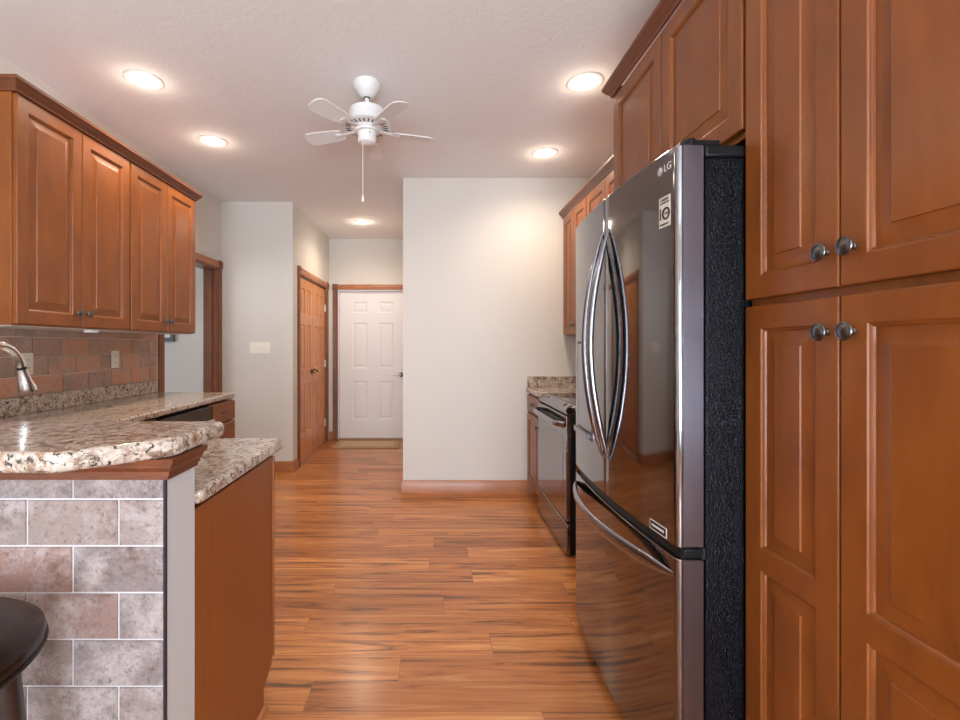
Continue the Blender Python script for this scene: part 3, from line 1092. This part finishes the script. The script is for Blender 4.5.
od = MB().box(.002, rw - .002, -.002, .030, .212, .852).build('oven_door', M['oven_glass'], t, bevel=.005)
MB().box(.07, rw - .07, -.0035, -.002, .29, .72).build('oven_window', M['oven_glass'], od, bevel=.001)
MB().box(.06, rw - .06, -.004, -.002, .770, .812).build('vent_slots', M['slot'], od)
hb = []
for k in range(25):
    u = k / 24
    hb.append((.03 + (rw - .06) * u, -.002 - .052 * min(1, math.sin(PI * u) * 3.2) ** .6, .800))
MB().tube(hb, [(.017, .010)] * 25, 14, flat=(0, 0, 1)).build('handle', M['handle_steel'], od)
MB().box(.004, rw - .004, .0, .030, .012, .200).build('drawer', M['oven_glass'], t, bevel=.005)
for kx in (.06, .16, .60, .70):
    MB().lathe([(.016, 0), (.016, .0012), (.001, .0012)],
               Matrix.Translation((kx, .036, .9055)) @ Matrix.Rotation(math.radians(26), 4, 'X'), 24).build('touch_pad', M['black_plastic'], cpo)
MB().tube([(rw - .02, .022, .886), (rw + .0, .022, .886)], .022, 20).build('end_cap', M['black_plastic'], t, bevel=.002)
MB().box(.02, rw - .02, .06, .10, 0, .014).build('foot_rail', M['black_plastic'], t)

# ------------------------------------------------------------------ refrigerator
FW = .908
t = thing('refrigerator', 'large black stainless french door refrigerator with bottom freezer drawer', 'refrigerator', (.659, 2.168, 0), -PI / 2)


def bow(x):
    u = (x / FW) * 2 - 1
    return -.026 * (1 - u * u)


def front_profile(x0, x1, r0, r1, back=.072, n=18):
    """plan outline: front along -y bowed, rounded outer corners"""
    pts = []
    pts.append((x0, back))
    for k in range(9):
        a = PI + k / 8 * PI / 2 if r0 else None
        if r0:
            pts.append((x0 + r0 + r0 * math.cos(a), bow(x0 + r0) + r0 + r0 * math.sin(a)))
    if not r0:
        pts.append((x0, bow(x0)))
    for k in range(1, n):
        x = x0 + r0 + (x1 - r1 - x0 - r0) * k / n
        pts.append((x, bow(x)))
    if r1:
        for k in range(9):
            a = 1.5 * PI + k / 8 * PI / 2
            pts.append((x1 - r1 + r1 * math.cos(a), bow(x1 - r1) + r1 + r1 * math.sin(a)))
    else:
        pts.append((x1, bow(x1)))
    pts.append((x1, back))
    return pts


ZT = 1.826
MB().box(.006, FW - .006, .080, .770, .02, 1.795).build('case', M['pebble'], t, bevel=.006)
MB().box(.004, FW - .004, .079, .20, 1.795, 1.828).build('top_cover', M['black_plastic'], t, bevel=.006)
dl = MB().prism(front_profile(.001, FW / 2 - .0025, .016, .004), .732, ZT).build('door', M['black_steel'], t, bevel=.002)
dr_ = MB().prism(front_profile(FW / 2 + .0025, FW - .001, .004, .016), .732, ZT).build('door', M['black_steel'], t, bevel=.002)
MB().box(FW - .0012, FW + .0004, .017, .071, .735, ZT - .003).build('edge_cap', M['door_edge'], dr_)
fz = MB().prism(front_profile(.001, FW - .001, .016, .016), .035, .700).build('freezer_drawer', M['black_steel'], t, bevel=.002)
MB().box(FW - .0012, FW + .0004, .017, .071, .038, .697).build('edge_cap', M['door_edge'], fz)
MB().prism([(x, y + .018) for x, y in front_profile(.01, FW - .01, .010, .010, back=.058)], .700, .732).build('middle_gasket', M['black_plastic'], t)
MB().box(FW - .050, FW - .001, .020, .080, .705, .728).lathe([(.010, .700), (.010, .733)], Matrix.Translation((FW - .006, .074, 0)), 16)\
    .build('middle_hinge', M['black_plastic'], t, bevel=.003)
MB().box(.02, FW - .02, .05, .10, .0, .034).build('base_grille', M['black_plastic'], t)
for x in (.03, FW - .03):
    MB().box(x - .024, x + .024, .020, .12, ZT + .0005, ZT + .016).lathe([(.013, ZT - .01), (.013, ZT + .022)], Matrix.Translation((x + (.012 if x > .5 else -.012), .045, 0)), 18)\
        .build('top_hinge', M['black_plastic'], t, bevel=.003)


def arc_handle(parent, x, z0, z1, outw, name):
    pts, rad = [], []
    n = 33
    for k in range(n):
        u = k / (n - 1)
        s = math.sin(PI * u)
        y = bow(x) + .004 - outw * s ** .85
        pts.append((x, y, z0 + (z1 - z0) * u))
        tp = min(1, .25 + s * 1.6)
        rad.append((.0150 * tp, .0115 * tp))
    MB().tube(pts, rad, 18, flat=(1, 0, 0)).build(name, M['handle_steel'], parent)


arc_handle(dl, FW / 2 - .032, .855, 1.712, .072, 'door_handle')
arc_handle(dr_, FW / 2 + .032, .855, 1.712, .072, 'door_handle')
pts, rad = [], []
for k in range(41):
    u = k / 40
    s = math.sin(PI * u)
    x = .012 + (FW - .024) * u
    pts.append((x, bow(x) + .005 - .066 * s ** .8, .652))
    tp = min(1, .3 + s * 2.2)
    rad.append((.021 * tp, .010 * tp))
MB().tube(pts, rad, 18, flat=(0, 0, 1)).build('drawer_handle', M['handle_steel'], fz)

# water and ice dispenser on the far door
dx0, dx1 = .062, .300


def bowplate(x0, x1, z0, z1, out, mat, name, parent, thick=.004):
    n = 12
    v, fc = [], []
    for k in range(n + 1):
        x = x0 + (x1 - x0) * k / n
        y = bow(x)
        v += [(x, y - out, z0), (x, y - out, z1), (x, y - out + thick, z0), (x, y - out + thick, z1)]
    for k in range(n):
        a, b = k * 4, k * 4 + 4
        fc += [(a, b, b + 1, a + 1), (a + 2, a + 3, b + 3, b + 2), (a, a + 2, b + 2, b), (a + 1, b + 1, b + 3, a + 3)]
    fc += [(0, 1, 3, 2), (n * 4, n * 4 + 2, n * 4 + 3, n * 4 + 1)]
    return MB().add(v, fc).build(name, mat, parent, fix=True)


dp = bowplate(dx0, dx1, .895, 1.300, .0015, M['black_plastic'], 'dispenser', dl)
bowplate(dx0 + .010, dx1 - .010, .930, 1.290, .0022, M['recess_steel'], 'recess', dl)
bowplate(dx0 + .015, dx1 - .015, .905, .925, .022, M['handle_steel'], 'drip_tray', dl, .022)

# logo, sticker, badge on the near door (reads from local +x left ... mirrored by the -90 degree turn)
def on_door(x):
    u = bow(x)
    sl = (bow(x + .001) - bow(x - .001)) / .002
    return u, math.atan(sl)


xl = FW - .079
yl, al = on_door(xl)
ZL = 1.781
lo = MB().lathe([(.0118, 0), (.0118, .0008), (.001, .0008)], Matrix.Translation((xl, yl - .0002, ZL)) @ Matrix.Rotation(al, 4, 'Z') @ Matrix.Rotation(PI / 2, 4, 'X'), 32)\
    .build('logo_disc', M['silver_print'], dr_)
text_mesh('logo_letter', 'L', .012, M['frame_dark'], lo, (xl - .001, yl - .0014, ZL), (PI / 2, 0, al))
MB().tube([(xl + .0085 * math.cos(math.radians(d)), on_door(xl + .0085 * math.cos(math.radians(d)))[0] - .0012, ZL + .0085 * math.sin(math.radians(d)))
           for d in range(70, 361, 10)], .0009, 8).build('logo_arc', M['frame_dark'], lo)
xt = FW - .042
yt, at_ = on_door(xt)
text_mesh('logo_text', 'LG', .029, M['silver_print'], dr_, (xt, yt - .0009, ZL + .0005), (PI / 2, 0, at_))
xs = FW - .056
ys, as_ = on_door(xs)
ZS, K = 1.660, .80
stk = bowplate(xs - .033 * K, xs + .033 * K, ZS - .054 * K, ZS + .054 * K, .0008, M['label'], 'warranty_sticker', dr_, .0008)
R3 = (PI / 2, 0, as_)


def sticker_text(name, body, size, dx, dz, ext=.0004):
    yy, aa = on_door(xs + dx * K)
    text_mesh(name, body, size * K, M['ink'], stk, (xs + dx * K, yy - .0013, ZS + dz * K), (PI / 2, 0, aa), ext)


sticker_text('sticker_line', 'LINEAR', .0135, 0, .0425)
sticker_text('sticker_line', 'COMPRESSOR', .0088, 0, .031)
sticker_text('sticker_number', '1', .060, -.0235, -.008, .0006)
MB().tube([(xs + K * (.0105 + .0185 * math.cos(2 * PI * k / 40)), on_door(xs + K * (.0105 + .0185 * math.cos(2 * PI * k / 40)))[0] - .0012,
            ZS + K * (-.008 + .0185 * math.sin(2 * PI * k / 40))) for k in range(41)], [(.0036 * K, .0036 * K)] * 41, 10).build('sticker_ring', M['ink'], stk)
sticker_text('sticker_line', 'YEAR', .0092, .0105, -.008)
sticker_text('sticker_line', 'WARRANTY', .0098, 0, -.0445)
xb = FW - .088
bd = bowplate(xb - .042, xb + .042, .738, .766, .0012, M['silver_print'], 'badge', dr_, .0012)
bowplate(xb - .039, xb + .039, .741, .763, .0016, M['black_plastic'], 'badge_field', bd, .0008)
bowplate(xb - .031, xb + .031, .749, .756, .0020, M['silver_print'], 'badge_print', bd, .0008)

# ------------------------------------------------------------------ ceiling lights
def downlight(x, y, label, power=1.0):
    t = thing('recessed_light', label, 'ceiling light', (x, y, H), 0, group='recessed ceiling lights')
    MB().lathe([(.096, 0), (.096, -.004), (.086, -.007), (.068, -.004), (.062, -.002), (.062, 0)], Matrix(), 48, cap=False).build('trim_ring', M['white_plastic'], t, fix=True)
    MB().lathe([(.062, -.0015), (.062, -.0025), (.040, -.005), (.001, -.006)], Matrix(), 40).build('lens', M['lens'], t, fix=True)
    for nm, typ, w_, dz in (('downlight_beam', 'SPOT', DOWNLIGHT_POWER, -.02), ('downlight_glow', 'POINT', GLOW_POWER, -.06)):
        d = bpy.data.lights.new(nm, typ)
        d.energy = w_ * power
        d.color = WARM
        d.shadow_soft_size = .06 if typ == 'SPOT' else .04
        if typ == 'SPOT':
            d.spot_size = math.radians(160)
            d.spot_blend = .9
        o = bpy.data.objects.new(nm, d)
        o.location = (0, 0, dz)
        o.parent = t
        COL.objects.link(o)


downlight(-1.595, 2.557, 'recessed ceiling light nearest on the left, above the left cabinets')
downlight(-1.578, 3.32, 'smaller looking recessed ceiling light on the left, beyond the nearest one')
downlight(.837, 2.577, 'recessed ceiling light on the right beside the refrigerator cabinet top')
downlight(.841, 3.525, 'recessed ceiling light on the right above the range, close to the blank wall')
downlight(-.85, 5.486, 'recessed ceiling light down in the hall before the white door', 1.35)

# ------------------------------------------------------------------ ceiling fan
t = thing('ceiling_fan', 'small white ceiling fan with pull chain hanging from the ceiling', 'fan', (-.374, 2.59, H), 0)
MB().lathe([(.074, 0), (.075, -.010), (.072, -.025), (.058, -.050), (.036, -.074), (.024, -.082), (.020, -.082)], Matrix(), 48).build('canopy', M['white_plastic'], t, fix=True)
MB().lathe([(.0185, -.079), (.0185, -.086)], Matrix(), 24).build('rod_gasket', M['black_plastic'], t)
MB().lathe([(.0125, -.08), (.0125, -.155)], Matrix(), 24).build('down_rod', M['white_plastic'], t)
mo = MB().lathe([(.020, -0.138), (.060, -0.141), (.092, -0.150), (.098, -0.165), (.094, -0.210), (.100, -0.222), (.134, -0.236), (.138, -0.244), (.130, -0.249),
                 (.078, -0.253), (.074, -0.260)], Matrix(), 64).build('motor_housing', M['white_plastic'], t, fix=True)
vt = MB()
for k in range(28):
    a = 2 * PI * k / 28
    c, s = math.cos(a), math.sin(a)
    p0 = Vector((.092 * c, .092 * s, -.2535))
    p1 = Vector((.118 * c, .118 * s, -.2510))
    vt.tube([p0, p1], [(.0015, .0032)] * 2, 8, flat=(0, 0, 1))
vt.build('vent_slots', M['slot'], mo)
MB().lathe([(.066, -0.256), (.068, -0.264), (.064, -0.274), (.055, -0.276)], Matrix(), 48).build('collar', M['white_plastic'], t, fix=True)
sw = MB().lathe([(.050, -0.270), (.050, -0.320), (.046, -0.332), (.030, -0.340), (.012, -0.342), (.001, -0.344)], Matrix(), 48).build('switch_housing', M['white_plastic'], t, fix=True)
MB().lathe([(.003, 0), (.003, .002)], Matrix.Translation((.022, -.0455, -0.290)) @ Matrix.Rotation(PI / 2, 4, 'X'), 12).build('screw', M['slot'], sw)
for k in range(5):
    a = math.radians(18 + 72 * k)
    Rz = Matrix.Rotation(a, 4, 'Z')
    b = MB()
    tilt = Matrix.Rotation(math.radians(11), 4, 'X')
    out = []
    outline = [(.150, -.040), (.20, -.047), (.34, -.056), (.365, -.050), (.380, -.030), (.384, 0), (.380, .030), (.365, .050), (.34, .056), (.20, .047), (.150, .040)]
    n = len(outline)
    vs = [Rz @ (Matrix.Translation((0, 0, -0.266)) @ tilt @ Vector((x, y, zz))) for zz in (-.0025, .0025) for x, y in outline]
    b.add(vs, [tuple(reversed(range(n))), tuple(range(n, 2 * n))] + [(i, (i + 1) % n, n + (i + 1) % n, n + i) for i in range(n)])
    bl = b.build('blade', M['white_plastic'], t, fix=True)
    q = MB().tube([Rz @ Vector((.072, 0, -0.260)), Rz @ Vector((.120, 0, -0.266)), Rz @ Vector((.185, 0, -0.272))],
                  [(.004, .016), (.004, .013), (.003, .024)], 14, flat=(0, 0, 1)).build('blade_bracket', M['white_plastic'], bl)
MB().tube([(-.018, -.030, -0.335), (-.018, -.030, -0.640)], .0016, 8).build('pull_chain', M['white_plastic'], t)
MB().lathe([(.002, -0.630), (.005, -0.640), (.008, -0.662), (.006, -0.668), (.001, -0.670)], Matrix.Translation((-.018, -.030, 0)), 16).build('chain_pull', M['white_plastic'], t, fix=True)

# ------------------------------------------------------------------ switch plate
t = thing('switch_plate', 'wide white four gang switch plate on the wall left of the wooden doors', 'light switch', (-1.765, YLB, 1.262), 0)
pl = MB().box(-.105, .105, -.006, 0, -.058, .058).build('cover_plate', M['plate_white'], t, bevel=.002)
for k, x in enumerate((-.069, -.023, .023, .069)):
    if k == 1:
        MB().lathe([(.017, 0), (.016, .012), (.001, .013)], Matrix.Translation((x, -.006, 0)) @ Matrix.Rotation(PI / 2, 4, 'X'), 24).build('dimmer_knob', M['plate_white'], t)
    else:
        MB().box(x - .005, x + .005, -.017, -.006, -.002, .012).build('toggle', M['plate_white'], t, bevel=.002)

# ------------------------------------------------------------------ picture in the side room
t = thing('picture_frame', 'grey framed print on the wall of the side room beyond the doorway', 'picture', (-2.83, YLB, 1.345), 0)
fr = MB()
W2, H2 = .20, .17
fr.box(-W2, W2, -.025, 0, -.02 - 0, .02).box(-W2, W2, -.025, 0, 2 * H2 - .02, 2 * H2 + .02).box(-W2, -W2 + .035, -.025, 0, .02, 2 * H2 - .02).box(W2 - .035, W2, -.025, 0, .02, 2 * H2 - .02)
fr.build('frame', M['frame_dark'], t)
MB().box(-W2 + .035, W2 - .035, -.012, 0, .02, 2 * H2 - .02).build('mat_board', M['paper'], t)
MB().box(-W2 + .09, W2 - .09, -.013, -.012, .075, 2 * H2 - .075).build('print', M['print'], t)
